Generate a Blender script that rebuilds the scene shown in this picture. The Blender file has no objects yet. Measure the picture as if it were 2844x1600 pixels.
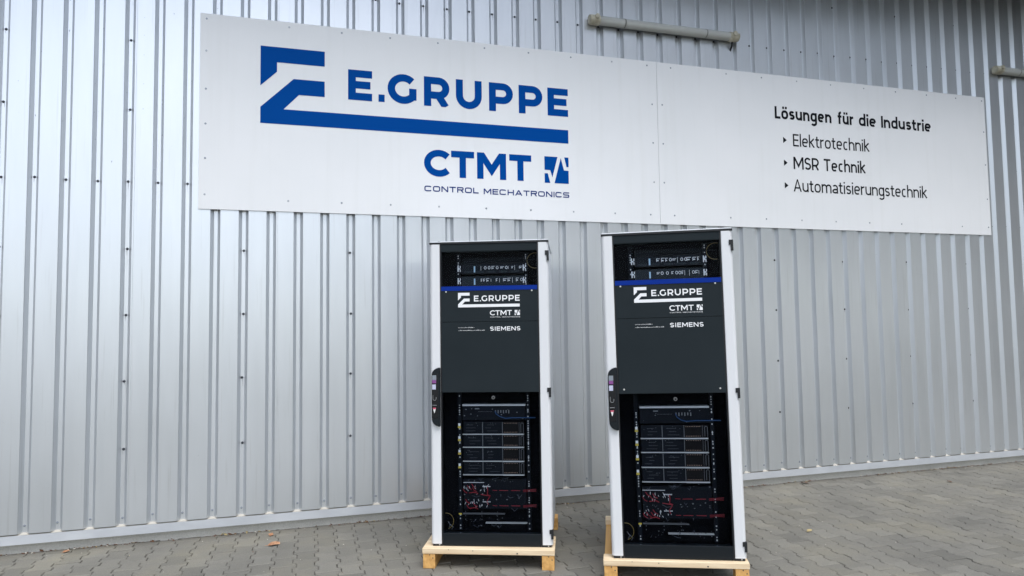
import bpy, bmesh, math, random
from mathutils import Vector, Matrix
from mathutils.geometry import delaunay_2d_cdt
random.seed(7)
SC = bpy.context.scene
COL = SC.collection
R = math.radians
PI = math.pi

# ------------------------------------------------------------------ camera
cam = bpy.data.cameras.new('camera')
cam.sensor_width = 36.0
cam.lens = 36.0 * 1888.43 / 2844.0
cam.clip_start = 0.05
cam.clip_end = 3000
cam_ob = bpy.data.objects.new('camera', cam)
COL.objects.link(cam_ob)
_P, _r, _Y = 0.05863, 0.01382, -0.28768          # pitch, roll, yaw from the photo's perspective
M3 = Matrix.Rotation(_Y, 3, 'Z') @ Matrix.Rotation(_P, 3, 'X') @ Matrix.Rotation(_r, 3, 'Y')
rx, fw, up = M3.col[0], M3.col[1], M3.col[2]
mw = Matrix.Identity(4)
for i in range(3):
    mw[i][0] = rx[i]; mw[i][1] = up[i]; mw[i][2] = -fw[i]
mw[0][3], mw[1][3], mw[2][3] = 2.54264, -5.72506, 1.56537
cam_ob.matrix_world = mw
SC.camera = cam_ob

# ------------------------------------------------------------------ sky and sun (bright overcast, light from the front left)
SUN_EL, SUN_AZ = R(62), R(176)       # azimuth measured clockwise from +Y
w = bpy.data.worlds.new('World'); SC.world = w
w.use_nodes = True
nt = w.node_tree
bg = nt.nodes['Background']
sky = nt.nodes.new('ShaderNodeTexSky')
sky.sky_type = 'NISHITA'; sky.sun_disc = False
sky.sun_elevation = SUN_EL; sky.sun_rotation = SUN_AZ
sky.air_density = 1.0; sky.dust_density = 1.0; sky.ozone_density = 1.0
hs = nt.nodes.new('ShaderNodeHueSaturation')
hs.inputs['Saturation'].default_value = 0.5      # cloud cover greys the blue
nt.links.new(sky.outputs[0], hs.inputs['Color'])
nt.links.new(hs.outputs[0], bg.inputs[0])
bg.inputs[1].default_value = 0.13
sun = bpy.data.lights.new('sun', 'SUN')
sun.energy = 0.9; sun.angle = R(35); sun.color = (1.0, 0.98, 0.96)
so = bpy.data.objects.new('sun', sun); COL.objects.link(so)
sd = Vector((math.sin(SUN_AZ) * math.cos(SUN_EL), math.cos(SUN_AZ) * math.cos(SUN_EL), math.sin(SUN_EL)))
so.rotation_euler = sd.to_track_quat('Z', 'Y').to_euler()
so.location = (0, -10, 15)

vs = SC.view_settings
SC.display_settings.display_device = 'sRGB'
vs.view_transform = 'Standard'; vs.look = 'None'; vs.exposure = 1.36; vs.gamma = 1.0
vs.use_curve_mapping = False

# ------------------------------------------------------------------ helpers
def tag(o, label=None, cat=None, group=None, kind=None):
    if label: o['label'] = label
    if cat: o['category'] = cat
    if group: o['group'] = group
    if kind: o['kind'] = kind
    return o

def empty(name, loc=(0, 0, 0), rot=(0, 0, 0)):
    o = bpy.data.objects.new(name, None); COL.objects.link(o)
    o.empty_display_size = 0.2
    o.location = loc; o.rotation_euler = rot
    return o

def copy_tree(o, parent=None):
    c = o.copy(); COL.objects.link(c); c.parent = parent
    for ch in list(o.children):
        copy_tree(ch, c)
    return c

class MB:
    """collects verts/faces (with a material slot each) for one mesh object"""
    def __init__(s): s.v = []; s.f = []; s.m = []
    def add(s, vs_, fs_, mat=0):
        b = len(s.v); s.v += [tuple(v) for v in vs_]
        s.f += [tuple(b + i for i in f) for f in fs_]; s.m += [mat] * len(fs_)
        return s
    def box(s, x0, x1, y0, y1, z0, z1, mat=0):
        return s.add([(x0,y0,z0),(x1,y0,z0),(x1,y1,z0),(x0,y1,z0),(x0,y0,z1),(x1,y0,z1),(x1,y1,z1),(x0,y1,z1)],
            [(0,3,2,1),(4,5,6,7),(0,1,5,4),(1,2,6,5),(2,3,7,6),(3,0,4,7)], mat)
    def prism_z(s, poly, z0, z1, mat=0):        # polygon in x,y, extruded in z (counter-clockwise seen from above)
        n = len(poly)
        return s.add([(x,y,z0) for x,y in poly] + [(x,y,z1) for x,y in poly],
            [tuple(range(n-1,-1,-1)), tuple(range(n,2*n))] + [(i,(i+1)%n,n+(i+1)%n,n+i) for i in range(n)], mat)
    def prism_y(s, poly, y0, y1, mat=0):        # polygon in x,z (ccw seen from -y), front face at y0
        n = len(poly)
        return s.add([(x,y0,z) for x,z in poly] + [(x,y1,z) for x,z in poly],
            [tuple(range(n)), tuple(range(2*n-1,n-1,-1))] + [(i,n+i,n+(i+1)%n,(i+1)%n) for i in range(n)], mat)
    def prism_x(s, poly, x0, x1, mat=0, cap=True):        # polygon in y,z
        n = len(poly)
        fs = [(i,(i+1)%n,n+(i+1)%n,n+i) for i in range(n)]
        if cap: fs += [tuple(range(n-1,-1,-1)), tuple(range(n,2*n))]
        return s.add([(x0,y,z) for y,z in poly] + [(x1,y,z) for y,z in poly], fs, mat)
    def tube(s, pts, r, n=8, mat=0, cap=True):
        pts = [Vector(p) for p in pts]; rings = []
        for i, p in enumerate(pts):
            t = (pts[min(i+1,len(pts)-1)] - pts[max(i-1,0)]).normalized()
            a = t.orthogonal().normalized() if i == 0 else (a - t*a.dot(t)).normalized()
            b = t.cross(a)
            rr = r[i] if isinstance(r, (list, tuple)) else r
            rings.append([p + a*rr*math.cos(2*PI*k/n) + b*rr*math.sin(2*PI*k/n) for k in range(n)])
        vv = [v for rg in rings for v in rg]; ff = []
        for i in range(len(pts)-1):
            for k in range(n):
                ff.append((i*n+k, i*n+(k+1)%n, (i+1)*n+(k+1)%n, (i+1)*n+k))
        if cap: ff += [tuple(range(n-1,-1,-1)), tuple(range((len(pts)-1)*n, len(pts)*n))]
        return s.add(vv, ff, mat)
    def quad(s, x0, x1, z0, z1, y, mat=0):      # flat mark facing -y
        return s.add([(x0,y,z0),(x1,y,z0),(x1,y,z1),(x0,y,z1)], [(0,1,2,3)], mat)
    def screw(s, x, y, z, r, mat=0, n=8, h=0.004):   # domed washer head facing -y
        ang = [2*PI*k/n for k in range(n)]
        v = [(x+r*math.cos(a), y, z+r*math.sin(a)) for a in ang]
        v += [(x+r*.9*math.cos(a), y-h*.35, z+r*.9*math.sin(a)) for a in ang]
        v += [(x+r*.55*math.cos(a), y-h*.4, z+r*.55*math.sin(a)) for a in ang]
        v += [(x+r*.5*math.cos(a), y-h, z+r*.5*math.sin(a)) for a in ang]
        f = []
        for q in range(3):
            f += [(q*n+i, q*n+(i+1)%n, (q+1)*n+(i+1)%n, (q+1)*n+i) for i in range(n)]
        f.append(tuple(range(3*n, 4*n)))
        return s.add(v, f, mat)
    def build(s, name, mats, parent=None, bevel=0, seg=2, smooth=False):
        me = bpy.data.meshes.new(name); me.from_pydata(s.v, [], s.f); me.update()
        if not isinstance(mats, (list, tuple)): mats = [mats]
        for m in mats: me.materials.append(m)
        if len(mats) > 1: me.polygons.foreach_set('material_index', s.m)
        if smooth: me.polygons.foreach_set('use_smooth', [True]*len(s.f))
        o = bpy.data.objects.new(name, me); COL.objects.link(o)
        if parent: o.parent = parent
        if bevel:
            b = o.modifiers.new('bevel', 'BEVEL'); b.width = bevel; b.segments = seg; b.limit_method = 'ANGLE'
            b.angle_limit = R(40); b.harden_normals = False
        return o

# ------------------------------------------------------------------ materials
def mat(name, col, rough=0.5, metal=0.0, spec=0.5, coat=0.0):
    m = bpy.data.materials.new(name); m.use_nodes = True
    b = m.node_tree.nodes['Principled BSDF']
    b.inputs['Base Color'].default_value = (*col, 1); b.inputs['Roughness'].default_value = rough
    b.inputs['Metallic'].default_value = metal; b.inputs['Specular IOR Level'].default_value = spec
    b.inputs['Coat Weight'].default_value = coat
    return m
def N(m, t, **kw):
    n = m.node_tree.nodes.new(t)
    for k, v in kw.items():
        if k in n.inputs: n.inputs[k].default_value = v
        else: setattr(n, k, v)
    return n
def L(m, a, b): m.node_tree.links.new(a, b)
def bsdf(m): return m.node_tree.nodes['Principled BSDF']
def coords(m, scale=(1,1,1), kind='Object'):
    tc = N(m, 'ShaderNodeTexCoord'); mp = N(m, 'ShaderNodeMapping'); mp.inputs['Scale'].default_value = scale
    L(m, tc.outputs[kind], mp.inputs['Vector']); return mp.outputs[0]
def noise(m, vec, scale, detail=3, rough=.5):
    n = N(m, 'ShaderNodeTexNoise'); n.inputs['Scale'].default_value = scale
    n.inputs['Detail'].default_value = detail; n.inputs['Roughness'].default_value = rough
    L(m, vec, n.inputs['Vector']); return n.outputs['Fac']
def ramp(m, fac, stops):
    r = N(m, 'ShaderNodeValToRGB'); e = r.color_ramp.elements
    e[0].position, e[0].color = stops[0][0], (*stops[0][1], 1)
    e[1].position, e[1].color = stops[-1][0], (*stops[-1][1], 1)
    for p, c in stops[1:-1]:
        q = e.new(p); q.color = (*c, 1)
    L(m, fac, r.inputs[0]); return r.outputs[0]
def mix(m, fac, a, b, mode='MIX'):
    n = N(m, 'ShaderNodeMix'); n.data_type = 'RGBA'; n.blend_type = mode
    if isinstance(fac, (int, float)): n.inputs[0].default_value = fac
    else: L(m, fac, n.inputs[0])
    for i, x in ((6, a), (7, b)):
        if isinstance(x, tuple): n.inputs[i].default_value = (*x, 1)
        else: L(m, x, n.inputs[i])
    return n.outputs[2]
def bump(m, h, dist=.002, strength=1.0):
    b = N(m, 'ShaderNodeBump'); b.inputs['Distance'].default_value = dist; b.inputs['Strength'].default_value = strength
    L(m, h, b.inputs['Height']); L(m, b.outputs[0], bsdf(m).inputs['Normal']); return b

# silver coated profile sheet
m_clad = mat('silver_coated_sheet', (.60, .62, .645), .39, .78)
v1 = coords(m_clad, (1, 1, .12)); v2 = coords(m_clad)
streak = noise(m_clad, v1, 9, 4); blot = noise(m_clad, v2, .9, 3)
spk = ramp(m_clad, noise(m_clad, v2, 55, 2, .6), [(.70, (1,1,1)), (.78, (.70,.69,.66))])
c = mix(m_clad, .5, ramp(m_clad, streak, [(.3, (.575,.60,.625)), (.7, (.645,.67,.695))]), ramp(m_clad, blot, [(.3, (.585,.61,.63)), (.7, (.64,.66,.685))]))
c = mix(m_clad, .35, c, spk, 'MULTIPLY')
run = ramp(m_clad, noise(m_clad, coords(m_clad, (1, 1, .035)), 38, 3), [(.60, (1,1,1)), (.74, (.80,.79,.77))])
c = mix(m_clad, .5, c, run, 'MULTIPLY'); L(m_clad, c, bsdf(m_clad).inputs['Base Color'])
L(m_clad, ramp(m_clad, blot, [(.3, (.33,)*3), (.7, (.39,)*3)]), bsdf(m_clad).inputs['Roughness'])
bump(m_clad, noise(m_clad, coords(m_clad, (1, 1, .35)), 2.2, 1), .003, .6)
m_flash = mat('silver_flashing', (.58, .60, .64), .38, .4)
c = ramp(m_flash, noise(m_flash, coords(m_flash, (.6, 1, 1)), 6, 5), [(.3, (.52,.545,.58)), (.7, (.63,.655,.69))])
L(m_flash, c, bsdf(m_flash).inputs['Base Color'])
m_ledge = mat('dusty_ledge', (.42, .40, .35), .8)
m_conc = mat('concrete', (.27, .265, .24), .9)
va = coords(m_conc)
c = mix(m_conc, .5, ramp(m_conc, noise(m_conc, va, 5, 6, .65), [(.3, (.40,.39,.35)), (.7, (.60,.58,.53))]), ramp(m_conc, noise(m_conc, va, 90, 3), [(.35, (.42,.41,.38)), (.65, (.60,.585,.545))]))
L(m_conc, c, bsdf(m_conc).inputs['Base Color']); bump(m_conc, noise(m_conc, va, 60, 5), .004)
m_screw = mat('dark_screw', (.035, .04, .05), .5, .3)
m_drip = mat('run_off_stain', (.30, .31, .32), .7)
m_screw2 = mat('grey_screw', (.30, .33, .37), .45, .5)
m_screw3 = mat('pale_screw', (.42, .44, .47), .4, .5)
# sign
m_sign = mat('white_sign_sheet', (.80, .825, .855), .38, 0, .45)
vsn = coords(m_sign)
L(m_sign, ramp(m_sign, noise(m_sign, vsn, 1.3, 4), [(.3, (.76,.775,.78)), (.7, (.80,.81,.815))]), bsdf(m_sign).inputs['Base Color'])
srun = ramp(m_sign, noise(m_sign, coords(m_sign, (1, 1, .05)), 14, 4), [(.52, (1,1,1)), (.75, (.93,.93,.915))])
sb = bsdf(m_sign).inputs['Base Color']; L(m_sign, mix(m_sign, .45, sb.links[0].from_socket, srun, 'MULTIPLY'), sb)
bump(m_sign, noise(m_sign, vsn, 1.1, 2), .004, .5)
m_edge = mat('sheet_edge', (.62, .64, .66), .4, .3)
m_blue = mat('blue_foil', (.0, .060, .285), .6, 0, .03)
m_navy = mat('navy_foil', (.008, .03, .17), .5, 0, .15)
m_black = mat('black_foil', (.004, .005, .008), .5, 0, .15)
# lamp
m_hous = mat('lamp_housing', (.19, .195, .18), .55)
m_cap = mat('aged_cream_plastic', (.56, .51, .35), .5)
L(m_cap, ramp(m_cap, noise(m_cap, coords(m_cap), 14, 4), [(.35, (.36,.33,.24)), (.6, (.58,.55,.44))]), bsdf(m_cap).inputs['Base Color'])
m_tube = mat('fluorescent_tube_glass', (.82, .83, .80), .35)
m_cover = mat('dull_clear_cover', (.80, .81, .77), .15, 0, .6)
tr = N(m_cover, 'ShaderNodeBsdfTransparent'); tr.inputs[0].default_value = (.72, .74, .70, 1)
mx = N(m_cover, 'ShaderNodeMixShader'); mx.inputs[0].default_value = .56
L(m_cover, tr.outputs[0], mx.inputs[1]); L(m_cover, bsdf(m_cover).outputs[0], mx.inputs[2])
L(m_cover, mx.outputs[0], m_cover.node_tree.nodes['Material Output'].inputs[0])
# paving
m_pav = mat('grey_concrete_paver', (.17, .168, .155), .85)
va = coords(m_pav); at = N(m_pav, 'ShaderNodeAttribute'); at.attribute_name = 'tint'
c = ramp(m_pav, at.outputs['Fac'], [(0, (.145,.140,.121)), (.5, (.178,.171,.148)), (1, (.212,.204,.177))])
c = mix(m_pav, .55, c, ramp(m_pav, noise(m_pav, va, 130, 4, .7), [(.3, (.55,.55,.55)), (.7, (1.25,1.25,1.24))]), 'MULTIPLY')
c = mix(m_pav, .7, c, ramp(m_pav, noise(m_pav, va, 1.6, 5, .6), [(.3, (.74,.75,.77)), (.5, (1,1,.99)), (.72, (1.22,1.18,1.04))]), 'MULTIPLY')
c = mix(m_pav, .8, c, ramp(m_pav, noise(m_pav, va, 34, 2), [(.69, (1,1,1)), (.76, (1.45,1.42,1.32))]), 'MULTIPLY')
L(m_pav, c, bsdf(m_pav).inputs['Base Color']); bump(m_pav, noise(m_pav, va, 160, 4), .003, .7)
m_sand = mat('joint_sand', (.085, .08, .068), .95)
va = coords(m_sand)
L(m_sand, ramp(m_sand, noise(m_sand, va, 9, 6, .7), [(.36, (.015,.015,.013)), (.5, (.05,.047,.04)), (.66, (.14,.13,.11))]), bsdf(m_sand).inputs['Base Color'])
# cabinets
m_white = mat('white_powder_coat', (.69, .70, .712), .38)
m_side = mat('light_grey_powder_coat', (.74, .77, .80), .42)
m_anth = mat('anthracite_powder_coat', (.028, .036, .042), .6, 0, .15)
c = ramp(m_anth, noise(m_anth, coords(m_anth), 2.2, 3), [(.3, (.0115,.0175,.0210)), (.7, (.0155,.0220,.0260))]); L(m_anth, c, bsdf(m_anth).inputs['Base Color'])
m_bar = mat('dark_crossbar', (.005, .008, .011), .5, 0, .25)
m_gask = mat('black_gasket', (.006, .007, .009), .6)
m_inner = mat('matt_black_interior', (.003, .0035, .005), .9, 0, .1)
m_dev = mat('dark_device', (.0018, .0034, .0065), .5, 0, .15)
m_dev2 = mat('brown_black_device', (.004, .003, .003), .55, 0, .15)
m_dev3 = mat('slate_device', (.011, .016, .020), .5, 0, .2)
m_alu = mat('bright_metal_edge', (.62, .62, .60), .35, .4)
m_grey = mat('dull_metal_edge', (.16, .165, .17), .4, .4)
m_lab = mat('white_label', (.78, .78, .76), .5)
m_yel = mat('yellow_label', (.62, .46, .05), .5)
m_ycab = mat('yellow_cable', (.20, .14, .03), .45)
m_bcab = mat('blue_cable', (.004, .045, .13), .45)
m_dcab = mat('dark_grey_cable', (.03, .035, .045), .5)
m_red = mat('red_cable', (.24, .006, .014), .45)
m_cyan = mat('pale_blue_mark', (.42, .62, .75), .4)
m_dot = mat('warm_dot', (.55, .38, .28), .5)
m_stripe = mat('blue_stripe', (.0, .024, .235), .5, 0, .12)
m_print = mat('white_print', (.82, .83, .84), .5)
m_hand = mat('handle_black', (.006, .009, .012), .5, 0, .25)
m_disp = mat('handle_inset', (.004, .005, .007), .25)
m_lg = mat('grey_display', (.22, .25, .28), .35)
m_pur = mat('purple_mark', (.22, .055, .24), .4)
m_lil = mat('lilac_mark', (.50, .52, .66), .4)
m_pink = mat('pink_mark', (.55, .10, .16), .45)
m_glass = bpy.data.materials.new('tinted_glass'); m_glass.use_nodes = True
n_ = m_glass.node_tree.nodes; n_.remove(n_['Principled BSDF'])
tr = N(m_glass, 'ShaderNodeBsdfTransparent'); tr.inputs[0].default_value = (.86, .89, .93, 1)
gl = N(m_glass, 'ShaderNodeBsdfGlossy'); gl.inputs['Roughness'].default_value = .03; gl.inputs[0].default_value = (.9, .95, 1, 1)
fr = N(m_glass, 'ShaderNodeFresnel'); fr.inputs[0].default_value = 1.08
mx = N(m_glass, 'ShaderNodeMixShader')
L(m_glass, fr.outputs[0], mx.inputs[0]); L(m_glass, tr.outputs[0], mx.inputs[1]); L(m_glass, gl.outputs[0], mx.inputs[2])
L(m_glass, mx.outputs[0], n_['Material Output'].inputs[0])
# timber
def wood(name, a, b, axis):
    m = mat(name, a, .6)
    sc = [28, 28, 28]; sc[axis] = 1.6
    v = coords(m, tuple(sc))
    g = noise(m, v, 1.0, 5, .6)
    c = ramp(m, g, [(.32, b), (.62, a)])
    kn = ramp(m, noise(m, coords(m), 11, 1), [(.73, (1, 1, 1)), (.79, (.62, .42, .25))])
    L(m, mix(m, .8, c, kn, 'MULTIPLY'), bsdf(m).inputs['Base Color'])
    bump(m, g, .0012)
    return m
m_plank = wood('pale_planed_pine', (.82, .67, .46), (.60, .43, .25), 0)
m_stringer = wood('orange_pine', (.72, .42, .14), (.50, .25, .07), 1)
m_leaf = mat('dry_leaf', (.42, .21, .10), .7)
L(m_leaf, ramp(m_leaf, noise(m_leaf, coords(m_leaf), 40, 3), [(.3, (.25,.10,.04)), (.7, (.52,.30,.17))]), bsdf(m_leaf).inputs['Base Color'])
m_leaf2 = mat('brown_litter', (.13, .06, .03), .85)
m_leaf3 = mat('straw_litter', (.40, .32, .16), .8)
m_grit = mat('pale_grit', (.55, .52, .45), .8)

# ------------------------------------------------------------------ lettering: strokes joined to one flat outline per text
def arc(cx, cy, rx_, ry_, a0, a1, n=14):
    return [(cx + rx_*math.cos(R(a0+(a1-a0)*i/n)), cy + ry_*math.sin(R(a0+(a1-a0)*i/n))) for i in range(n+1)]
def oval(cx, cy, rx_, ry_, a0, a1, n=20):      # a narrow round with straighter flanks than an ellipse
    o = []
    for i in range(n+1):
        a = R(a0+(a1-a0)*i/n); c_, s_ = math.cos(a), math.sin(a)
        o.append((cx + rx_*math.copysign(abs(c_)**.72, c_), cy + ry_*math.copysign(abs(s_)**.86, s_)))
    if a1-a0 == 360: o[-1] = o[0]
    return o
def glyph(ch, W, w, sq=False):
    """centre-line strokes of a letter in a box W wide and 1 high (cap height), stroke weight w"""
    h = w/2; rx_ = W/2-h; cx = W/2; top = 1-h; X = .72   # X = x-height
    xr = X/2-h; xm = X/2
    def ring(a0, a1, n=24):
        if sq:   # squarish extended letterforms: superellipse
            o = []
            for i in range(n+1):
                a = R(a0+(a1-a0)*i/n); c_, s_ = math.cos(a), math.sin(a)
                o.append((cx + rx_*math.copysign(abs(c_)**.5, c_), .5 + (.5-h)*math.copysign(abs(s_)**.5, s_)))
            return o
        return arc(cx, .5, rx_, .5-h, a0, a1, n)
    if ch == 'E': return [[(h,0),(h,1)], [(0,top),(W,top)], [(0,.51),(W*.93,.51)], [(0,h),(W,h)]]
    if ch == '.': return [[(0,h*1.05),(W,h*1.05)]]
    if ch == 'L': return [[(h,0),(h,1)], [(0,h),(W,h)]]
    if ch == 'I': return [[(cx,0),(cx,1)]]
    if ch == 'H': return [[(h,0),(h,1)], [(W-h,0),(W-h,1)], [(h,.5),(W-h,.5)]]
    if ch == 'T': return [[(0,top),(W,top)], [(cx,0),(cx,1)]]
    if ch == 'O': return [ring(0, 360, 36)]
    if ch == 'C': return [ring(28, 332)] if sq else [arc(W*.574, .5, W*.574-h, .5-h, 42, 318, 24)]
    if ch == 'G': return [arc(h+.559*(W-w), .5, .559*(W-w), .5-h, 44, 322, 24), [(W-h,.53),(W-h,.14)]]
    if ch in 'PR':
        m = .5 if ch == 'R' and sq else (.27+h if not sq else .45); m = .38 if not sq and ch == 'R' else m
        rr = (top-m)/2; bx = W-h-rr*(1 if not sq else .6)
        s = [[(h,0),(h,1)], [(h,top),(bx,top)] + arc(bx, (top+m)/2, W-h-bx, rr, 90, -90, 12)[1:] + [(h,m)]]
        if ch == 'R': s.append([(W*.56,m),(W-h*1.1,0)] if not sq else [(W*.60,m),(W-h,0)])
        return s
    if ch == 'U': return [[(h,1),(h,rx_+h)] + arc(cx, rx_+h, rx_, rx_, 180, 360, 16)[1:-1] + [(W-h,rx_+h),(W-h,1)]]
    if ch == 'M': return [[(h,0),(h,1)], [(W-h,0),(W-h,1)], [(h*1.15,1-h*.2),(cx,.12+w*.9),(W-h*1.15,1-h*.2)]]
    if ch == 'N': return [[(h,0),(h,1)], [(W-h,0),(W-h,1)], [(h,1-h*.3),(W-h,h*.3)]]
    if ch == 'A': return [[(h*.9,0),(cx,1-h*.4),(W-h*.9,0)], [(W*.2,.3),(W*.8,.3)]]
    if ch == 'S' or ch == 's':
        H = 1 if ch == 'S' else X
        r = (H-w)/4
        if sq: return [[(W,top),(h*1.6,top),(h,top-r*.6),(h,.5+r*.6),(h*1.8,.5),(W-h*1.8,.5),(W-h,.5-r*.6),(W-h,h+r*.6),(W-h*1.6,h),(0,h)]]
        return [arc(cx, H-h-r, rx_, r, 28, 250, 14) + arc(cx, h+r, rx_, r, 70, -152, 14)]
    if ch in 'oö':
        s = [oval(cx, xm, rx_, xr, 0, 360, 28)]
        if ch == 'ö': s += [[(cx-W*.2-h*.9,.92),(cx-W*.2+h*.9,.92)], [(cx+W*.2-h*.9,.92),(cx+W*.2+h*.9,.92)]]
        return s
    if ch == 'c': return [oval(cx+W*.04, xm, rx_, xr, 55, 305, 20)]
    if ch == 'e': return [[(h,xm*1.02),(W-h,xm*1.02)], oval(cx, xm, rx_, xr, 2, 305, 22)]
    if ch in 'dg':
        s = [oval(cx, xm, rx_, xr, 0, 360, 26)]
        if ch == 'd': s.append([(W-h,0),(W-h,1.05)])
        else: s.append([(W-h,X),(W-h,-.10)] + arc(cx, -.10, rx_, .17, 0, -150, 12)[1:])
        return s
    if ch in 'nhm':
        if ch == 'm': a = (W-w)/2+w
        else: a = W
        r = a/2-h
        s = [[(h,0),(h,1.05 if ch == 'h' else X)], arc(a/2, X-h-r*1.0, r, r*1.0, 165, 0, 10) + [(a-h,0)]]
        if ch == 'm': s.append(arc(a-w+a/2, X-h-r, r, r, 165, 0, 10) + [(W-h,0)])
        return s
    if ch in 'uü':
        s = [[(W-h,0),(W-h,X)], [(h,X)] + arc(cx, h+rx_, rx_, rx_, 180, 345, 10)]
        if ch == 'ü': s += [[(cx-W*.2-h*.9,.92),(cx-W*.2+h*.9,.92)], [(cx+W*.2-h*.9,.92),(cx+W*.2+h*.9,.92)]]
        return s
    if ch == 'r': return [[(h,0),(h,X)], arc(W*.95, X-h-.20, W*.95-h, .20, 170, 88, 8)]
    if ch == 'l': return [[(cx,0),(cx,1.05)]]
    if ch == 'i': return [[(cx,0),(cx,X)], [(cx-h*1.1,.93),(cx+h*1.1,.93)]]
    if ch == 'k': return [[(h,0),(h,1.05)], [(h,.34),(W-h*.9,X)], [(W*.36,.40),(W-h*.6,0)]]
    if ch == 't': return [[(W*.42,.92),(W*.42,.18)] + arc(W*.42+.15, .18, .15, .18-h, 180, 275, 8)[1:] + [(W,h)], [(0,X-h),(W*.95,X-h)]]
    if ch == 'f': return [[(W*.42,0),(W*.42,.84)] + arc(W*.42+.17, .84, .17, .21-h, 180, 85, 8)[1:], [(0,X-h),(W*.95,X-h)]]
    if ch == 'a': return [[(W-h,0),(W-h,X*.66)] + arc(cx, X*.66, rx_, X*.34-h, 0, 145, 10)[1:], arc(cx, X*.27, rx_, X*.27-h, 90, 270, 12) + [(W-h,h+.03)], [(cx,X*.54-h),(W-h,X*.54-h)]]
    return []
def strokes_to_polys(strokes, w):
    polys = []
    for st in strokes:
        p = [Vector(q) for q in st]
        closed = (p[0]-p[-1]).length < 1e-6
        if closed: p = p[:-1]
        n = len(p); Lp = []; Rp = []
        for i in range(n):
            a = p[i-1] if (closed or i > 0) else None
            b = p[(i+1) % n] if (closed or i < n-1) else None
            d0 = (p[i]-a).normalized() if a is not None else None
            d1 = (b-p[i]).normalized() if b is not None else None
            if d0 is None: d0 = d1
            if d1 is None: d1 = d0
            n0 = Vector((-d0.y, d0.x)); n1 = Vector((-d1.y, d1.x))
            mt = n0+n1
            if mt.length < 1e-6: mt = n0
            mt.normalize(); k = 1/max(.45, mt.dot(n0))
            Lp.append(p[i]+mt*k*w/2); Rp.append(p[i]-mt*k*w/2)
        for i in range(n if closed else n-1):
            j = (i+1) % n
            polys.append([Lp[i], Lp[j], Rp[j], Rp[i]])
    return polys
def area(q): return sum(q[i].x*q[(i+1)%len(q)].y - q[(i+1)%len(q)].x*q[i].y for i in range(len(q)))/2
def clip_y(q, lim, sgn):
    o = []
    for i in range(len(q)):
        a, b = q[i], q[(i+1) % len(q)]
        da, db = sgn*(a.y-lim), sgn*(b.y-lim)
        if da <= 0: o.append(a)
        if (da < 0 < db) or (db < 0 < da): o.append(a + (b-a)*(da/(da-db)))
    return o
def glyph_polys(ch, W, w, sq):
    """outline of one letter as non-overlapping pieces (cap-height units)"""
    P = []
    for q in strokes_to_polys(glyph(ch, W, w, sq), w):
        if ch in 'RMNAk':
            q = clip_y(clip_y(q, 0, -1), 1.05 if ch == 'k' else 1, 1)
        if len(q) < 3 or abs(area(q)) < 1e-7: continue
        P.append(q if area(q) > 0 else q[::-1])
    V = []; F = []
    for q in P:
        F.append(list(range(len(V), len(V)+len(q)))); V += [Vector((v.x, v.y)) for v in q]
    tot = sum(area(q) for q in P)
    for eps in (1e-4, 1e-5, 1e-3, 1e-6):
        r = delaunay_2d_cdt(V, [], F, 1, eps)
        out = [[Vector((r[0][i].x, r[0][i].y)) for i in f] for f, o in zip(r[2], r[5]) if len(o)]
        A = sum(abs(area(q)) for q in out)
        if A <= tot*1.001 and A > tot*.6: return out
    return P
ADV = dict(zip('öoenudgüh', [.5]*9)); 
WID = {'b':.5,'L':.42,'ö':.52,'o':.52,'s':.42,'u':.50,'n':.50,'g':.50,'e':.50,'f':.34,'ü':.50,'r':.32,'d':.50,'i':.13,'I':.13,'t':.34,'E':.48,'l':.13,'k':.47,'c':.43,'h':.50,'M':.78,'S':.50,'R':.55,'T':.56,'A':.64,'m':.82,'a':.47,' ':.24}
def text_polys(txt, x0, x1, z0, cap, w, widths=None, gap=.075, sq=False, kern=None):
    """letters of cap height `cap` from x0 to x1 on baseline z0; w = stroke weight relative to cap height"""
    widths = widths or WID
    xs = []; x = 0
    for i, ch in enumerate(txt):
        xs.append(x); x += widths.get(ch, .5) + gap
    tot = x - gap
    sx = (x1-x0)/(tot*cap)           # horizontal fit; the stroke weight itself is not squeezed
    polys = []
    for ch, xx in zip(txt, xs):
        W = max(widths.get(ch, .5)*sx, w)
        for q in glyph_polys(ch, W, w, sq):
            polys.append([Vector((x0 + (xx*sx+v.x)*cap, z0 + v.y*cap)) for v in q])
    return polys
def letters(boxes, z0, cap, w):
    """letters with a given x-range each"""
    polys = []
    for ch, a, b in boxes:
        for q in glyph_polys(ch, (b-a)/cap, w, False):
            polys.append([Vector((a+v.x*cap, z0+v.y*cap)) for v in q])
    return polys
def flat(name, polys, y, m, parent):
    mb = MB()
    for q in polys: mb.add([(v[0], y, v[1]) for v in (q if area(q) > 0 else q[::-1])], [tuple(range(len(q)))])
    return mb.build(name, m, parent)

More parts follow.
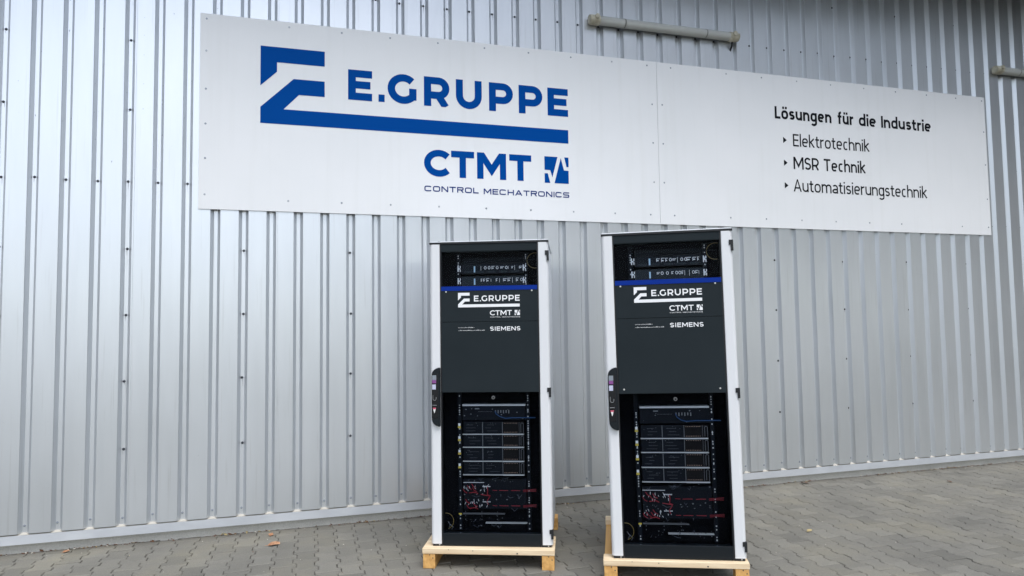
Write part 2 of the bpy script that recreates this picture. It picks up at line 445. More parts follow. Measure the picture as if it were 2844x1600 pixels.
# logo shapes measured on the sign (metres on the sign's own plane)
LOGO_A = [(2.145,3.870),(2.145,3.542),(2.271,3.666),(2.271,3.744),(2.644,3.744),(2.644,3.870)]
LOGO_B = [(2.400,3.617),(2.146,3.367),(2.146,3.236),(4.789,3.236),(4.789,3.360),(2.323,3.360),(2.442,3.488),(2.644,3.488),(2.644,3.617)]
EG = [('E',2.832,3.029),('.',3.082,3.133),('G',3.158,3.403),('R',3.467,3.690),('U',3.747,3.979),('P',4.045,4.266),('P',4.320,4.544),('E',4.593,4.791)]
CT = [('C',3.464,3.690),('T',3.700,3.904),('M',3.930,4.194),('T',4.224,4.429)]
ICON = [[(4.554,3.106),(4.554,2.984),(4.608,2.982),(4.628,2.917),(4.680,3.106)],
        [(4.554,2.952),(4.554,2.865),(4.607,2.865),(4.584,2.952)],
        [(4.711,3.098),(4.647,2.865),(4.785,2.865),(4.785,2.984),(4.741,2.986)],
        [(4.745,3.106),(4.766,3.018),(4.786,3.018),(4.786,3.106)]]
def xf(polys, f): return [[Vector(f(v[0], v[1])) for v in q] for q in polys]
def logo_polys(f):
    mark = xf([LOGO_A, LOGO_B], f)
    name = xf(letters(EG, 3.484, .257, .245), f)
    short = xf(letters(CT, 2.871, .234, .245), f)
    icon = xf(ICON, f)
    return mark, name, short, icon
SQW = {'C':1.0,'O':1.0,'N':.95,'T':.9,'R':.92,'L':.78,'M':1.08,'E':.82,'H':.92,'A':1.05,'I':.12,'S':.92,' ':.45}
def sub_polys(f, w=.20):
    a = text_polys('CONTROL', 3.466, 3.941, 2.740, .049, w, SQW, .17, True)
    b = text_polys('MECHATRONICS', 3.987, 4.787, 2.737, .049, w, SQW, .17, True)
    return xf(a, f), xf(b, f)

# ------------------------------------------------------------------ warehouse wall
PIT, X0 = .20687, .61582
DEP = .034
WX0, WX1 = -30, 92                     # rib numbers of the wall's ends
WZ0, WZ1 = .148, 6.6
wall = tag(empty('warehouse_wall', (6, .2, 0)), 'silver ribbed sheet-metal wall of the warehouse behind sign and cabinets', 'wall')
wall.location = (0, 0, 0)
mb = MB()
prof = []
for k in range(WX0, WX1):
    a = X0 + k*PIT
    lap = ((0, -.0014), (.058, -.0014), (.0605, 0), (.65, 0)) if k % 5 == 3 else ((0, 0), (.65, 0))   # sheets overlap every fifth rib
    for t, y in lap + ( (.754, DEP), (.888, DEP)):
        prof.append((a + t*PIT, y))
zs = [WZ0, 1.7, 3.4, 5.0, WZ1]
vv = [(x, y, z) for z in zs for x, y in prof]
n = len(prof)
ff = [(j*n+i, j*n+i+1, (j+1)*n+i+1, (j+1)*n+i) for j in range(len(zs)-1) for i in range(n-1)]
mb.add(vv, ff)
clad = mb.build('cladding', m_clad, wall, bevel=.0025, seg=2)
xa, xb = prof[0][0], prof[-1][0]
mb = MB()
mb.prism_x([(.042,.150),(.0055,.1365),(.0055,.0775),(.014,.0750),(.014,.0725),(.0030,.0745),(.0030,.1375),(.042,.1525)], xa, xb)
fl = mb.build('base_flashing', m_flash, wall)
mb = MB(); mb.add([(xa,.0036,.1390),(xb,.0036,.1390),(xb,.040,.1528),(xa,.040,.1528)], [(0,1,2,3)]); mb.build('dusty_ledge', m_ledge, fl)
mb = MB(); mb.box(xa, xb, .056, .26, -.12, .153)
mb.build('plinth', m_conc, wall)
mb = MB(); mb.box(xa, xb, .062, .26, .158, WZ1-.01)
mb.build('backing_wall', m_gask, wall)
# sheet screws, measured rows; groove centres at rib + .82
def gx(k): return X0 + (k+.82)*PIT
SX0, SX1, SZ0, SZ1, SSEAM = 1.696, 9.822, 2.5237, 4.0888, 5.705
screws = []
for k in range(-4, 60):
    x = gx(k)
    behind = SX0-.02 < x < SX1+.02
    screws.append((x, .202, 2))
    screws.append((x, 4.383, 1))
    if not behind: screws.append((x, 2.722 if x < 5 else 2.63, 1))
    if k % 4 == 2:
        for z in (.703, 1.204, 1.704, 2.206, 3.28, 3.824, 4.9):
            if behind and SZ0-.02 < z < SZ1+.02: continue
            screws.append((x, z, 1))
        if not behind: screws.append((x, 5.4, 1))
def onscreen(x, y, z):
    q = M3.transposed() @ (Vector((x, y, z)) - Vector((2.54264, -5.72506, 1.56537)))
    return abs(q.x/q.y) < .76 and abs(q.z/q.y) < .43, q.y
def hidden(x, z):      # behind a cabinet or lamp
    return (4.12 < x < 5.35 and z < 2.3) or (5.85 < x < 7.35 and z < 2.5) or (5.0 < x < 6.6 and 4.3 < z < 4.46)
vis = sorted([s for s in screws if onscreen(s[0], .035, s[1])[0] and not hidden(s[0], s[1])], key=lambda s: onscreen(s[0], 0, s[1])[1])
rest = [s for s in screws if s not in vis[:98]]
for x, z, kd in vis[:98]:
    jx, jz = random.uniform(-.004, .004), random.uniform(-.006, .006)
    mb = MB(); mb.screw(x+jx, DEP-.0005, z+jz, .0105 if kd == 1 else .009, 0, 10, .007)
    mb.build('screw', m_screw if kd == 1 else m_screw2, wall)
mb = MB()
for x, z, kd in rest:
    mb.screw(x, DEP-.0005, z+random.uniform(-.006, .006), .0105 if kd == 1 else .009, kd-1, 8, .007)
tag(mb.build('distant_screws', [m_screw, m_screw2], wall), kind='stuff')
mb = MB()
for x, z, kd in vis[:98]:
    if kd == 1 and random.random() < .55:
        l_ = random.uniform(.02, .075); w_ = random.uniform(.0012, .0028); ox = random.uniform(-.004, .004)
        mb.add([(x+ox-w_, DEP-.0012, z-.008), (x+ox+w_, DEP-.0012, z-.008), (x+ox+w_*.3, DEP-.0012, z-.008-l_)], [(2, 1, 0)])
tag(mb.build('run_off_marks', m_drip, wall), kind='stuff')
# dirt specks and cobwebs clinging to the upper left ribs
mb = MB()
for i in range(150):
    k = random.choice((-1, 0, 1, 2, 3, 3, 4, 4, 5, 5, 5, 6)); t = random.choice((.66, .69, .72, .92, .95, .985, .80, .3))
    x = X0 + (k+t)*PIT
    y = 0 if t < .65 else DEP*min(1, (t-.65)/.105) if t < .8 else DEP*max(0, min(1, (.995-t)/.11))
    z = random.uniform(2.2, 5.2) if k > 1 else random.uniform(3.0, 5.2)
    if x > SX0-.03 and z < SZ1+.03: continue
    r = random.uniform(.0015, .005)
    a = random.uniform(0, 3); Ln = random.uniform(.6, 2.4)
    mb.add([(x-r, y-.0012, z), (x, y-.0012, z-r*Ln), (x+r*.8, y-.0012, z+r*.2), (x+r*math.cos(a), y-.0012, z+r*Ln)], [(0,1,2,3)])
tag(mb.build('dirt_specks', m_screw2, wall), kind='stuff')

# unseen eave, blocks and trees, added to shade the wall and darken its reflections
eave = tag(empty('shade_eave', (0, 0, 0)), 'dark roof eave added out of view to shade the upper wall', 'eave')
EZ, ED = 5.42, 1.0  # unseen eave, height and depth set to shade the upper wall
mb = MB(); mb.box(-7.9, 18.4, -ED, -.02, EZ, EZ+.06); mb.build('soffit', m_anth, eave)
mb = MB(); mb.box(-7.9, 18.4, -ED-.03, -ED-.002, EZ-.05, EZ+.22); mb.build('fascia', m_anth, eave)
mb = MB(); mb.tube([(-7.9, -ED-.10, EZ+.12), (18.4, -ED-.10, EZ+.12)], .065, 10); mb.build('gutter', m_side, eave)
def block(name, x0, x1, y0, y1, h, label, n):
    t = tag(empty(name, (0, 0, 0)), label, 'building')
    mb = MB(); mb.box(x0, x1, y0, y1, -.05, h); mb.build('wall', m_block, t)
    mb = MB(); mb.box(x0-.2, x1+.2, y0-.2, y1-.01, h+.002, h+.25); mb.build('roof', m_anth, t)
m_block = mat('dark_brick', (.085, .082, .078), .85)
va = coords(m_block); bt = N(m_block, 'ShaderNodeTexBrick'); bt.inputs['Scale'].default_value = 4
bt.inputs['Color1'].default_value = (.09, .085, .08, 1); bt.inputs['Color2'].default_value = (.075, .072, .068, 1); bt.inputs['Mortar'].default_value = (.12, .115, .11, 1)
L(m_block, va, bt.inputs['Vector']); L(m_block, bt.outputs[0], bsdf(m_block).inputs['Base Color'])
m_bark = mat('bark', (.06, .05, .04), .9)
m_fol = mat('foliage', (.045, .07, .03), .7)
def tree_mesh(seed):
    rnd = random.Random(seed); mb = MB()
    clumps = [(rnd.gauss(0, 1.5), rnd.gauss(0, 1.5), rnd.uniform(3.4, 11.2)) for i in range(60)]
    for cx_, cy_, cz_ in clumps:
        sc_ = 1.0 if cz_ < 8 else .72
        for q in range(60):
            p = Vector((cx_*sc_+rnd.gauss(0, .55), cy_*sc_+rnd.gauss(0, .55), cz_+rnd.gauss(0, .5)))
            a = Vector((rnd.gauss(0, 1), rnd.gauss(0, 1), rnd.gauss(0, 1))).normalized()*rnd.uniform(.10, .19); b = a.orthogonal().normalized()*a.length*.6
            mb.add([p-a, p-b, p+a, p+b], [(0,1,2,3)])
    return mb
t0 = None  # unseen tree row, added to darken what the wall mirrors towards the right
for i, (x, y, lab) in enumerate(((7.8, -21, 'leafy tree leftmost of the unseen row added to darken reflections'), (11.4, -18.5, 'leafy tree second in the unseen row added to darken reflections'), (15.2, -16.5, 'leafy tree in the middle of the unseen row added to darken reflections'), (18.6, -14.2, 'leafy tree fourth in the unseen row added to darken reflections'), (20.5, -11.0, 'leafy tree beside the right dark block, added unseen to darken reflections'))):
    if t0 is None:
        t0 = tr_ = empty('reflection_tree')
        mb = MB(); mb.tube([(0, 0, -.05), (.05, 0, 1.5), (-.05, .08, 4), (.1, 0, 7.5), (0, 0, 10)], [.24, .2, .16, .1, .03], 8)
        for q in range(7):
            a = q*2.4; mb.tube([(0, 0, 3+q*.8), (.8*math.cos(a), .8*math.sin(a), 4+q*.85), (1.7*math.cos(a), 1.7*math.sin(a), 4.7+q*.9)], [.09, .06, .02], 6)
        mb.build('trunk', m_bark, tr_); tree_mesh(5).build('crown', m_fol, tr_)
    else: tr_ = copy_tree(t0)
    tr_.location = (x, y, 0); tr_.rotation_euler = (0, 0, i*1.3); tr_.scale = (1.15+.08*(i % 3),)*3
    tag(tr_, lab, 'tree', 'unseen trees added for dark reflections')
block('reflection_block_right', 18.5, 32, -8, -.02, 12, 'dark brick block added out of view at right to darken reflections', 5)  # unseen block, added so the groove sides mirror something dark
block('reflection_block_left', -19, -8, -8, -.02, 12, 'dark brick block added out of view at left to darken reflections', 4)  # its counterpart at left, likewise added for dark reflections

# ------------------------------------------------------------------ sign
sign = tag(empty('company_sign', (0, 0, 0)), 'long white sheet-metal company sign with blue logo and black German text screwed to the wall', 'sign')
for a, b in ((SX0, SSEAM-.0015), (SSEAM+.0015, SX1)):
    mb = MB(); mb.box(a, b, -.011, -.002, SZ0, SZ1); mb.build('panel', m_sign, sign, bevel=.001, seg=1)
ident = lambda x, z: (x, z)
mk, nm, sh, ic = logo_polys(ident)
YS = -.0128
flat('logo_mark', mk, YS, m_blue, sign); flat('company_name', nm, YS, m_blue, sign)
flat('short_name', sh, YS, m_blue, sign); flat('wave_emblem', ic, YS, m_blue, sign)
for q in sub_polys(ident): flat('subtitle_word', q, YS, m_navy, sign)
for wd, a, b in (('Lösungen', 7.023, 7.715), ('für', 7.795, 7.995), ('die', 8.065, 8.288), ('Industrie', 8.357, 9.030)):
    flat('heading_word', text_polys(wd, a, b, 3.639, .127, .190), YS, m_black, sign)
flat('list_word', text_polys('Elektrotechnik', 7.230, 8.186, 3.367, .127, .122), YS, m_black, sign)
flat('list_word', text_polys('MSR', 7.226, 7.535, 3.133, .126, .145), YS, m_black, sign)
flat('list_word', text_polys('Technik', 7.596, 8.124, 3.133, .126, .145), YS, m_black, sign)
flat('list_word', text_polys('Automatisierungstechnik', 7.217, 8.932, 2.903, .127, .122), YS, m_black, sign)
for z in (3.424, 3.192, 2.961):
    flat('bullet_arrow', [[Vector((7.112, z+.032)), Vector((7.111, z-.032)), Vector((7.155, z))]], YS, m_black, sign)
top = [2.363, 2.781, 3.181, 3.592, 4.009, 4.419, 4.828, 5.24, 5.605, 5.858, 6.473, 6.882, 7.303, 7.723, 8.149, 8.569, 8.993, 9.406, 9.784]
pts = [(x, 4.046) for x in top] + [(x, 2.612) for x in top if abs(x-8.993) > .01]
pts += [(1.742, z) for z in (4.046, 3.787, 3.48, 3.201, 2.927, 2.64)] + [(9.79, z) for z in (3.69, 3.316, 2.928)]
pts += [(5.650, z) for z in (3.672, 3.30, 2.923)] + [(5.757, z) for z in (3.676, 3.298, 2.923)]
for i, (x, z) in enumerate(pts):
    mb = MB(); mb.screw(x, -.0108, z, .0085, 0, 10, .005)
    mb.build('screw', random.choice((m_screw2, m_screw3, m_screw2)), sign)

# ------------------------------------------------------------------ fluorescent lamps
def lamp(x0, label):
    t = tag(empty('fluorescent_lamp', (x0, -.005, 4.41)), label, 'lamp', 'fluorescent lamps on the wall')
    Ln = 1.59
    mb = MB()
    mb.prism_x([(0,-.030),(0,.030),(-.026,.039),(-.036,.041),(-.036,-.041),(-.026,-.039)], .07, Ln-.07)
    mb.build('housing', m_hous, t, bevel=.004)
    # half-round clear cover, open at the back
    mb = MB(); n = 14
    prof = [(-.036-.050*math.sin(PI*i/n), .043*math.cos(PI*i/n)) for i in range(n+1)]
    for j in range(1):
        vv = [(x, y, z) for x in (.085, Ln-.085) for y, z in prof]
        mb.add(vv, [(i, i+1, n+2+i, n+1+i) for i in range(n)])
    mb.build('cover', m_cover, t, smooth=True)
    mb = MB(); mb.tube([(.10, -.058, -.006), (Ln-.10, -.058, -.006)], .013, 12); mb.build('tube', m_tube, t, smooth=True)
    for xx in (.35, 1.22):
        mb = MB(); pr_ = [(-.036-.0515*math.sin(PI*i/14), .0445*math.cos(PI*i/14)) for i in range(15)]; pi_ = [(y+.0012*(1 if i else 1), z*.97) for i, (y, z) in enumerate(pr_)]
        mb.prism_x(pr_ + pi_[::-1], xx, xx+.012); mb.build('clip', m_hous, t)
    mb = MB(); mb.tube([(Ln-.055, -.030, -.040), (Ln-.055, -.020, -.085), (Ln-.055, .012, -.12)], .010, 8); mb.build('cable_entry', m_gask, t)
    for s in (0, 1):
        mb = MB(); n = 12
        body = [(-.002, .036)] + [(-.036-.056*math.sin(PI*i/n), .047*math.cos(PI*i/n)) for i in range(n+1)] + [(-.002, -.036)]
        a, b = (0, .10) if s == 0 else (Ln-.10, Ln)
        inner = [(y*.8-.012, z*.82) for y, z in body]
        m_ = len(body)
        xo, xi = (a, b) if s == 0 else (b, a)
        xs_ = (a+.025) if s == 0 else (b-.025)
        rings = [[(xo, y, z) for y, z in inner], [(xs_, y, z) for y, z in body], [(xi, y, z) for y, z in body]]
        vv = [v for rg in rings for v in rg]
        f = [(q*m_+i, q*m_+(i+1)%m_, (q+1)*m_+(i+1)%m_, (q+1)*m_+i) for q in range(2) for i in range(m_)]
        f += [tuple(range(m_)), tuple(range(2*m_, 3*m_))]
        mb.add(vv, f)
        # moulded lug on the cap
        xc = (a+b)/2 + (.012 if s == 0 else -.012)
        mb.tube([(xc, -.070, .014), (xc, -.108, .014)], [.026, .022], 12)
        o = mb.build('end_cap', m_cap, t, bevel=.003)
    return t
lamp(5.003, 'long fluorescent wall lamp seen whole above the white sign')
lamp(9.955, 'fluorescent wall lamp cut off by the right photo edge')

# ------------------------------------------------------------------ ground
gb = MB(); S = 400
gb.add([(-S,-S,-.0075),(S,-S,-.0075),(S,S,-.0075),(-S,S,-.0075)], [(0,1,2,3)])
tag(gb.build('ground', m_sand), kind='structure')
cx0, cp, AMP, PER, YP = 1.160, .1425, .0125, .185, -.298
V = []; F = []; T = []
def paver(xc, yc):
    hw, nw, hl = cp/2+AMP-.0023, cp/2-AMP-.0023, PER/2-.0013
    c_ = .0115
    out = [(hw,-hl),(hw,-PER/4-c_),(nw,-PER/4+c_),(nw,PER/4-c_),(hw,PER/4+c_),(hw,hl),
           (-hw,hl),(-hw,PER/4+c_),(-nw,PER/4-c_),(-nw,-PER/4+c_),(-hw,-PER/4-c_),(-hw,-hl)]
    dz = random.gauss(0, .0011); tx, ty = random.gauss(0, .007), random.gauss(0, .007); rz = random.gauss(0, .006)
    jx, jy = random.gauss(0, .0008), random.gauss(0, .0008)
    tint = min(1, max(0, random.gauss(.5, .2)))
    cr, sr = math.cos(rz), math.sin(rz)
    b = len(V)
    for ins, z in ((.0045, 0), (0, -.0035), (0, -.03)):
        for x, y in out:
            x2 = x - math.copysign(ins, x); y2 = y - (math.copysign(ins, y) if abs(y) > PER/4+.02 else 0)
            X, Y = xc+jx+x2*cr-y2*sr, yc+jy+x2*sr+y2*cr
            V.append((X, min(Y, .053), z + dz + tx*y2 + ty*x2 if z > -.02 else z))
    F.append(tuple(range(b, b+12))); T.append(tint)
    for q in (0, 1):
        for i in range(12):
            j = (i+1) % 12
            F.append((b+(q+1)*12+i, b+(q+1)*12+j, b+q*12+j, b+q*12+i)); T.append(tint)
for k in range(-32, 112):
    xc = cx0 + (k+.5)*cp
    off = YP if k % 2 == 0 else YP + PER/2
    for j in range(-24, 4):
        yc = off + (j-.5)*PER
        if yc - PER/2 > .04: continue
        paver(xc, yc)
me = bpy.data.meshes.new('pavement'); me.from_pydata(V, [], F); me.update()
me.materials.append(m_pav)
a = me.attributes.new('tint', 'FLOAT', 'FACE'); a.data.foreach_set('value', T)
pv = bpy.data.objects.new('pavement', me); COL.objects.link(pv); tag(pv, kind='structure')

# ------------------------------------------------------------------ pallets
def pallet(loc, rot, label, front_w, nb):
    t = tag(empty('wooden_pallet', loc, rot), label, 'pallet', 'pallets under the cabinets')
    x0, x1, ln = -.455, .413, 1.0
    for a, ya, yb in ((x0+.004, .004, ln-.004), (x1-.084, .004, .105), (-.06, .45, ln-.111), (x1-.084, ln-.11, ln-.004)):
        mb = MB(); mb.box(a, a+.08, ya, yb, 0, .094)
        st = mb.build('stringer', m_stringer, t, bevel=.003)
        if ya < .1:
            for dx, z in ((.066, .068), (.045, .088)):
                mb = MB(); mb.screw(a+dx, .0035, z, .004, 0, 8, .002); mb.build('nail', m_screw, st)
    ys = [(0, front_w)] + nb
    for y0, y1 in ys:
        mb = MB(); mb.box(x0 if y0 == 0 or y1 > .9 else -.366, x1 if y0 == 0 else .385, y0, y1, .0945, .131); mb.build('deck_board', m_plank, t, bevel=.004)
    for x, z, r in ((.17, .106, .005), (-.12, .119, .003), (-.28, .124, .0025)):
        mb = MB(); mb.screw(x, -.0005, z, r, 0, 8, .002); mb.build('nail', m_screw, t)
    return t
def cab_point(cab, a, d, z=0):
    x, y, yw = cab
    return (x + a*math.cos(yw) - d*math.sin(yw), y + a*math.sin(yw) + d*math.cos(yw), z)
CL = (3.68676, -1.31008, -.3729); CR = (4.69989, -1.94061, -.43793)
pallet(cab_point(CL, 0, -.048), (0, 0, CL[2]-.006), 'pale wooden pallet seen whole under the left cabinet, both front feet in view', .30, [(.34, .62), (.70, .996)])
pallet(cab_point(CR, 0, -.030, .006), (0, -.013, CR[2]), 'wooden pallet cut off by the lower photo edge, under the right cabinet', .12, [(.44, .54), (.88, .996)])

# ------------------------------------------------------------------ server cabinets
def make_cabinet(seed):
    t = empty('server_cabinet')
    D = .90
    # enclosure: side walls, back, floor
    for s in (-1, 1):
        mb = MB(); xs_ = sorted((s*.396, s*.380)); mb.box(xs_[0], xs_[1], .046, D, .004, 1.985); mb.build('side_panel', m_side, t, bevel=.003)
    mb = MB(); mb.box(-.379, .379, D-.02, D-.002, .004, 1.985); mb.build('back_panel', m_side, t)
    mb = MB(); mb.box(-.379, .379, .05, D-.021, .004, .03); mb.build('floor_panel', m_inner, t)
    mb = MB(); mb.box(-.379, .379, .165, .17, .031, 1.96); mb.box(-.379, -.372, .04, .16, .031, 1.96); mb.box(.372, .379, .04, .16, .031, 1.96); mb.box(-.37, .37, .05, .16, 1.94, 1.945)
    mb.build('interior_lining', m_inner, t)
    mb = MB(); mb.box(-.401, .401, .006, D, 2.0005, 2.0075); tp = mb.build('top_panel', m_side, t, bevel=.003)
    for sx in (-.35, .35):
        mb = MB(); mb.tube([(sx, .07, 2.007), (sx, .07, 2.017)], .009, 10); mb.build('bolt', m_grey, tp)
    mb = MB(); mb.box(-.404, .404, -.001, .05, 1.9885, 2.0); mb.box(-.379, .379, .05, D-.021, 1.986, 2.0); mb.build('top_gap_gasket', m_gask, t)  # black gasket strip, also standing in for the shadow gap under the roof
    # door: white side profiles with rounded outer edge
    n = 8
    for s in (-1, 1):
        pr = [(.334, .046), (.334, .003), (.337, 0)] + [(.382+.021*math.sin(PI/2*i/n), .024-.024*math.cos(PI/2*i/n)) for i in range(n+1)] + [(.403, .046)]
        if s > 0: pr = pr[::1]
        poly = [(s*x, y) for x, y in pr]
        ar = sum(poly[i][0]*poly[(i+1)%len(poly)][1]-poly[(i+1)%len(poly)][0]*poly[i][1] for i in range(len(poly)))
        if ar < 0: poly = poly[::-1]
        mb = MB(); mb.prism_z(poly, -.003, 1.987); mb.build('door_profile', m_white, t)
    mb = MB()
    for s in (-1, 1):
        a = sorted((s*.3335, s*.325)); mb.box(a[0], a[1], .006, .046, -.010, 1.987)
    mb.build('door_seal', m_gask, t)
    mb = MB(); mb.box(-.3245, .3245, .004, .046, 1.935, 1.987); mb.build('top_crossbar', m_anth, t, bevel=.002)
    mb = MB(); mb.box(-.3245, .3245, .004, .046, -.015, .065); mb.build('bottom_crossbar', m_bar, t, bevel=.002)
    mb = MB(); mb.box(-.3245, .3245, .012, .016, 1.7005, 1.9345); mb.build('window_pane', m_glass, t)
    mb = MB(); mb.box(-.3245, .3245, .012, .016, .0655, .9895); wp = mb.build('window_pane', m_glass, t)
    mb = MB(); mb.box(-.3245, .3245, .002, .010, 1.671, 1.700); mb.build('accent_stripe', m_stripe, t)
    mb = MB(); mb.box(-.3245, .3245, .004, .046, 1.4605, 1.6705); p1 = mb.build('cover_panel', m_anth, t, bevel=.0012, seg=1)
    mb = MB(); mb.box(-.3245, .3245, .004, .046, .990, 1.4585); p2 = mb.build('cover_panel', m_anth, t, bevel=.0012, seg=1)
    k = (.206+.210)/(4.789-2.146)
    f = lambda x, z: (-.210+(x-2.146)*k, 1.558+(z-3.236)*(1.656-1.558)/(3.870-3.236))
    mk, nm, sh, ic = logo_polys(f)
    g = lambda x, z: (.005+(x-3.464)*(.207-.005)/(4.786-3.464), 1.5015+(z-2.871)*(1.535-1.5015)/(3.105-2.871))
    sh = xf(letters(CT, 2.871, .234, .18), g); ic = xf(ICON, g)
    nm = xf(letters(EG, 3.484, .257, .19), f)
    YC = .0026
    flat('logo_mark', mk, YC, m_print, p1); flat('company_name', nm, YC, m_print, p1)
    flat('short_name', sh, YC, m_print, p1); flat('wave_emblem', ic, YC, m_print, p1)
    g2 = lambda x, z: (.007+(x-3.466)*(.207-.007)/(4.787-3.466), 1.4865+(z-2.737)*(.0065/.052))
    for q in sub_polys(g2, .16): flat('subtitle_word', q, YC, m_print, p1)
    for sx in (-.292, .288):
        mb = MB(); mb.screw(sx, .0035, 1.664, .0055, 0, 10, .003); mb.build('screw', m_alu, p1)
    flat('maker_name', text_polys('SIEMENS', .005, .208, 1.3985, .0275, .185, {'S':.66,'I':.2,'E':.62,'M':.9,'N':.78}, .16), YC, m_print, p2)
    # two lines of lettering too fine to read
    mb = MB(); rnd = random.Random(3)
    for x, x1, z in ((-.209, -.104, 1.4195), (-.209, -.036, 1.401)):
        while x < x1:
            hgt = rnd.choice((.0042, .0042, .0065)); wd = rnd.uniform(.0015, .0045)
            mb.quad(x, x+wd, z, z+hgt*.45, YC); 
            if rnd.random() < .6: mb.quad(x, x+.0011, z+hgt*.5, z+hgt, YC)
            x += wd+rnd.choice((.0012, .0012, .0012, .004))
    mb.build('fine_print', m_print, p2)
    # handle on the left profile
    def chamf(a, b, c_): return [a, b, c_]
    hp = [(-.3335,.766),(-.3335,1.157)] + [(-.3335-.0565*math.sin(PI/2*i/8)**1.0, 1.157-.050*(1-math.cos(PI/2*i/8))) for i in range(1, 9)] + [(-.391,1.10),(-.391,.828)] + [(-.391+.0575*(1-math.cos(PI/2*i/8)), .820-.054*math.sin(PI/2*i/8)) for i in range(1, 8)]
    hp = hp[::-1]
    ar = sum(hp[i][0]*hp[(i+1)%len(hp)][1]-hp[(i+1)%len(hp)][0]*hp[i][1] for i in range(len(hp)))
    if ar < 0: hp = hp[::-1]
    mb = MB(); mb.prism_y(hp, -.024, .004); hd = mb.build('handle', m_hand, t, bevel=.005)
    mb = MB(); mb.box(-.388, -.346, -.026, -.0245, .822, 1.112); mb.build('handle_inset', m_disp, hd)
    yh = -.0272
    mb = MB(); mb.quad(-.385, -.357, 1.076, 1.107, yh, 0); mb.quad(-.385, -.358, 1.054, 1.0755, yh, 1); mb.quad(-.385, -.360, 1.013, 1.046, yh, 2)
    mb.build('status_label', [m_lg, m_pur, m_lil], hd)
    mb = MB(); mb.tube([(-.380,-.028,.975),(-.380,-.030,.950),(-.374,-.030,.941),(-.364,-.030,.941),(-.358,-.030,.950),(-.358,-.028,.962)], .0028, 8); mb.build('latch_lever', m_grey, hd)
    mb = MB(); mb.tube([(-.384,-.028,.908),(-.355,-.028,.908)], .003, 8); mb.build('latch_lever', m_grey, hd)
    mb = MB(); mb.add([(-.382,yh,.892),(-.3785,yh,.882),(-.3625,yh,.882),(-.359,yh,.892),(-.3705,yh,.855)], [(0,1,2,3)], 1)
    mb.add([(-.3785,yh,.8815),(-.3705,yh,.855),(-.3625,yh,.8815)], [(0,1,2)], 0); mb.build('warning_mark', [m_lab, m_pink], hd)
    for zt, zb in ((1.930, 1.863), (1.018, .956), (.096, .036)):
        zm = zt - (zt-zb)*.45
        mb = MB(); mb.prism_y([(.380,zm),(.391,zm),(.391,zb),(.4055,zb),(.4055,zt),(.380,zt)], -.006, .02); mb.build('hinge', m_gask, t)
    mb = MB(); mb.tube([(.02,.012,.954),(.02,.007,.954)], .0115, 16, 0); mb.tube([(.02,.0072,.954),(.02,.0055,.954)], .006, 10, 1); mb.build('lock', [m_grey, m_gask], t)
    for sx in (-.36, .36):
        for sy in (.035, D-.06):
            mb = MB(); mb.box(sx-.032, sx+.032, sy-.03, sy+.03, -.0195, -.0035); ft = mb.build('foot', m_gask, t, bevel=.003)
            mb = MB(); mb.screw(sx+.012, sy-.0305, -.011, .0045, 0, 8, .003); mb.build('bolt', m_alu, ft)
    # ------------------------------------------------ inside: rails with punched holes
    ye = .085
    rnd = random.Random(seed)
    for s, x in ((-1, -.222), (1, .244)):
        mb = MB(); mb.box(x-.012, x+.012, ye+.012, ye+.020, .06, 1.93); rl = mb.build('mounting_rail', m_dev, t)
        mb = MB()
        for i in range(120):
            z = .075 + i*.01545
            if .99 < z < 1.70 or rnd.random() < .52: continue
            mb.quad(x-.003, x+.003, z-.003, z+.003+rnd.random()*.003, ye+.0105)
        for z in (.073,.16,.45,.545,.64,.735,.86): mb.quad(x-.004, x+.004, z-.004, z+.004, ye+.010)
        mb.build('rail_holes', m_alu, rl)
    # two servers in the upper window
    yq = ye-.032
    for i, z in enumerate((1.822, 1.738)):
        mb = MB(); mb.box(-.192, .230, yq, .16, z-.034, z+.030); sv = mb.build('server', m_dev3 if i else m_dev, t)
        for xc in (-.206, .240):
            mb = MB()
            mb.quad(xc-.013, xc-.006, z-.020, z+.021, yq-.004)
            mb.quad(xc+.002, xc+.008, z+.004, z+.020, yq-.004); mb.quad(xc+.002, xc+.008, z-.020, z-.003, yq-.004); mb.quad(xc-.006, xc+.002, z-.004, z+.005, yq-.004)
            mb.build('rack_ear', m_lab, sv)
        mb = MB(); mb.quad(-.108, -.098, z-.026, z+.016, yq-.002); mb.build('status_bar', m_cyan, sv)
        mb = MB(); x = -.06
        while x < .21:
            wd = rnd.uniform(.010, .026); hh = rnd.uniform(.014, .027); kd = rnd.random(); zc = z+.004
            if kd < .3:      # round socket
                pts_ = [(x+.008+.007*math.cos(a*PI/5), yq-.004, zc+.009*math.sin(a*PI/5)) for a in range(11)]
                mb.tube(pts_, .0020, 5)
            elif kd < .75:   # framed port
                mb.quad(x, x+wd, zc+hh/2-.003, zc+hh/2, yq-.002); mb.quad(x, x+.003, zc-hh/2, zc+hh/2-.0021, yq-.002)
                mb.quad(x+.004, x+wd*.7, zc-hh*.3, zc, yq-.002)
            else: mb.quad(x, x+.002, zc-hh*.8, zc+hh*.6, yq-.002)
            x += wd + rnd.uniform(.004, .012)
        mb.build('port', m_lab, sv)
        mb = MB()
        for q in range(5): mb.quad(-.175+q*.08, -.12+q*.08, z-.029, z-.016, yq-.0015)
        mb.build('vent', m_dev3, sv)
    mb = MB(); mb.tube([(.31+.056*math.cos(R(a)), ye-.02+.02*math.sin(R(a*.5)), 1.872+.052*math.sin(R(a))) for a in range(75, 290, 12)], .0022, 6); mb.build('yellow_cable', m_ycab, t)
    mb = MB(); mb.tube([(-.315+.052*math.cos(R(a)), ye-.02, .128+.052*math.sin(R(a))) for a in range(95, -75, -12)], .0020, 6); mb.build('yellow_cable', m_ycab, t)
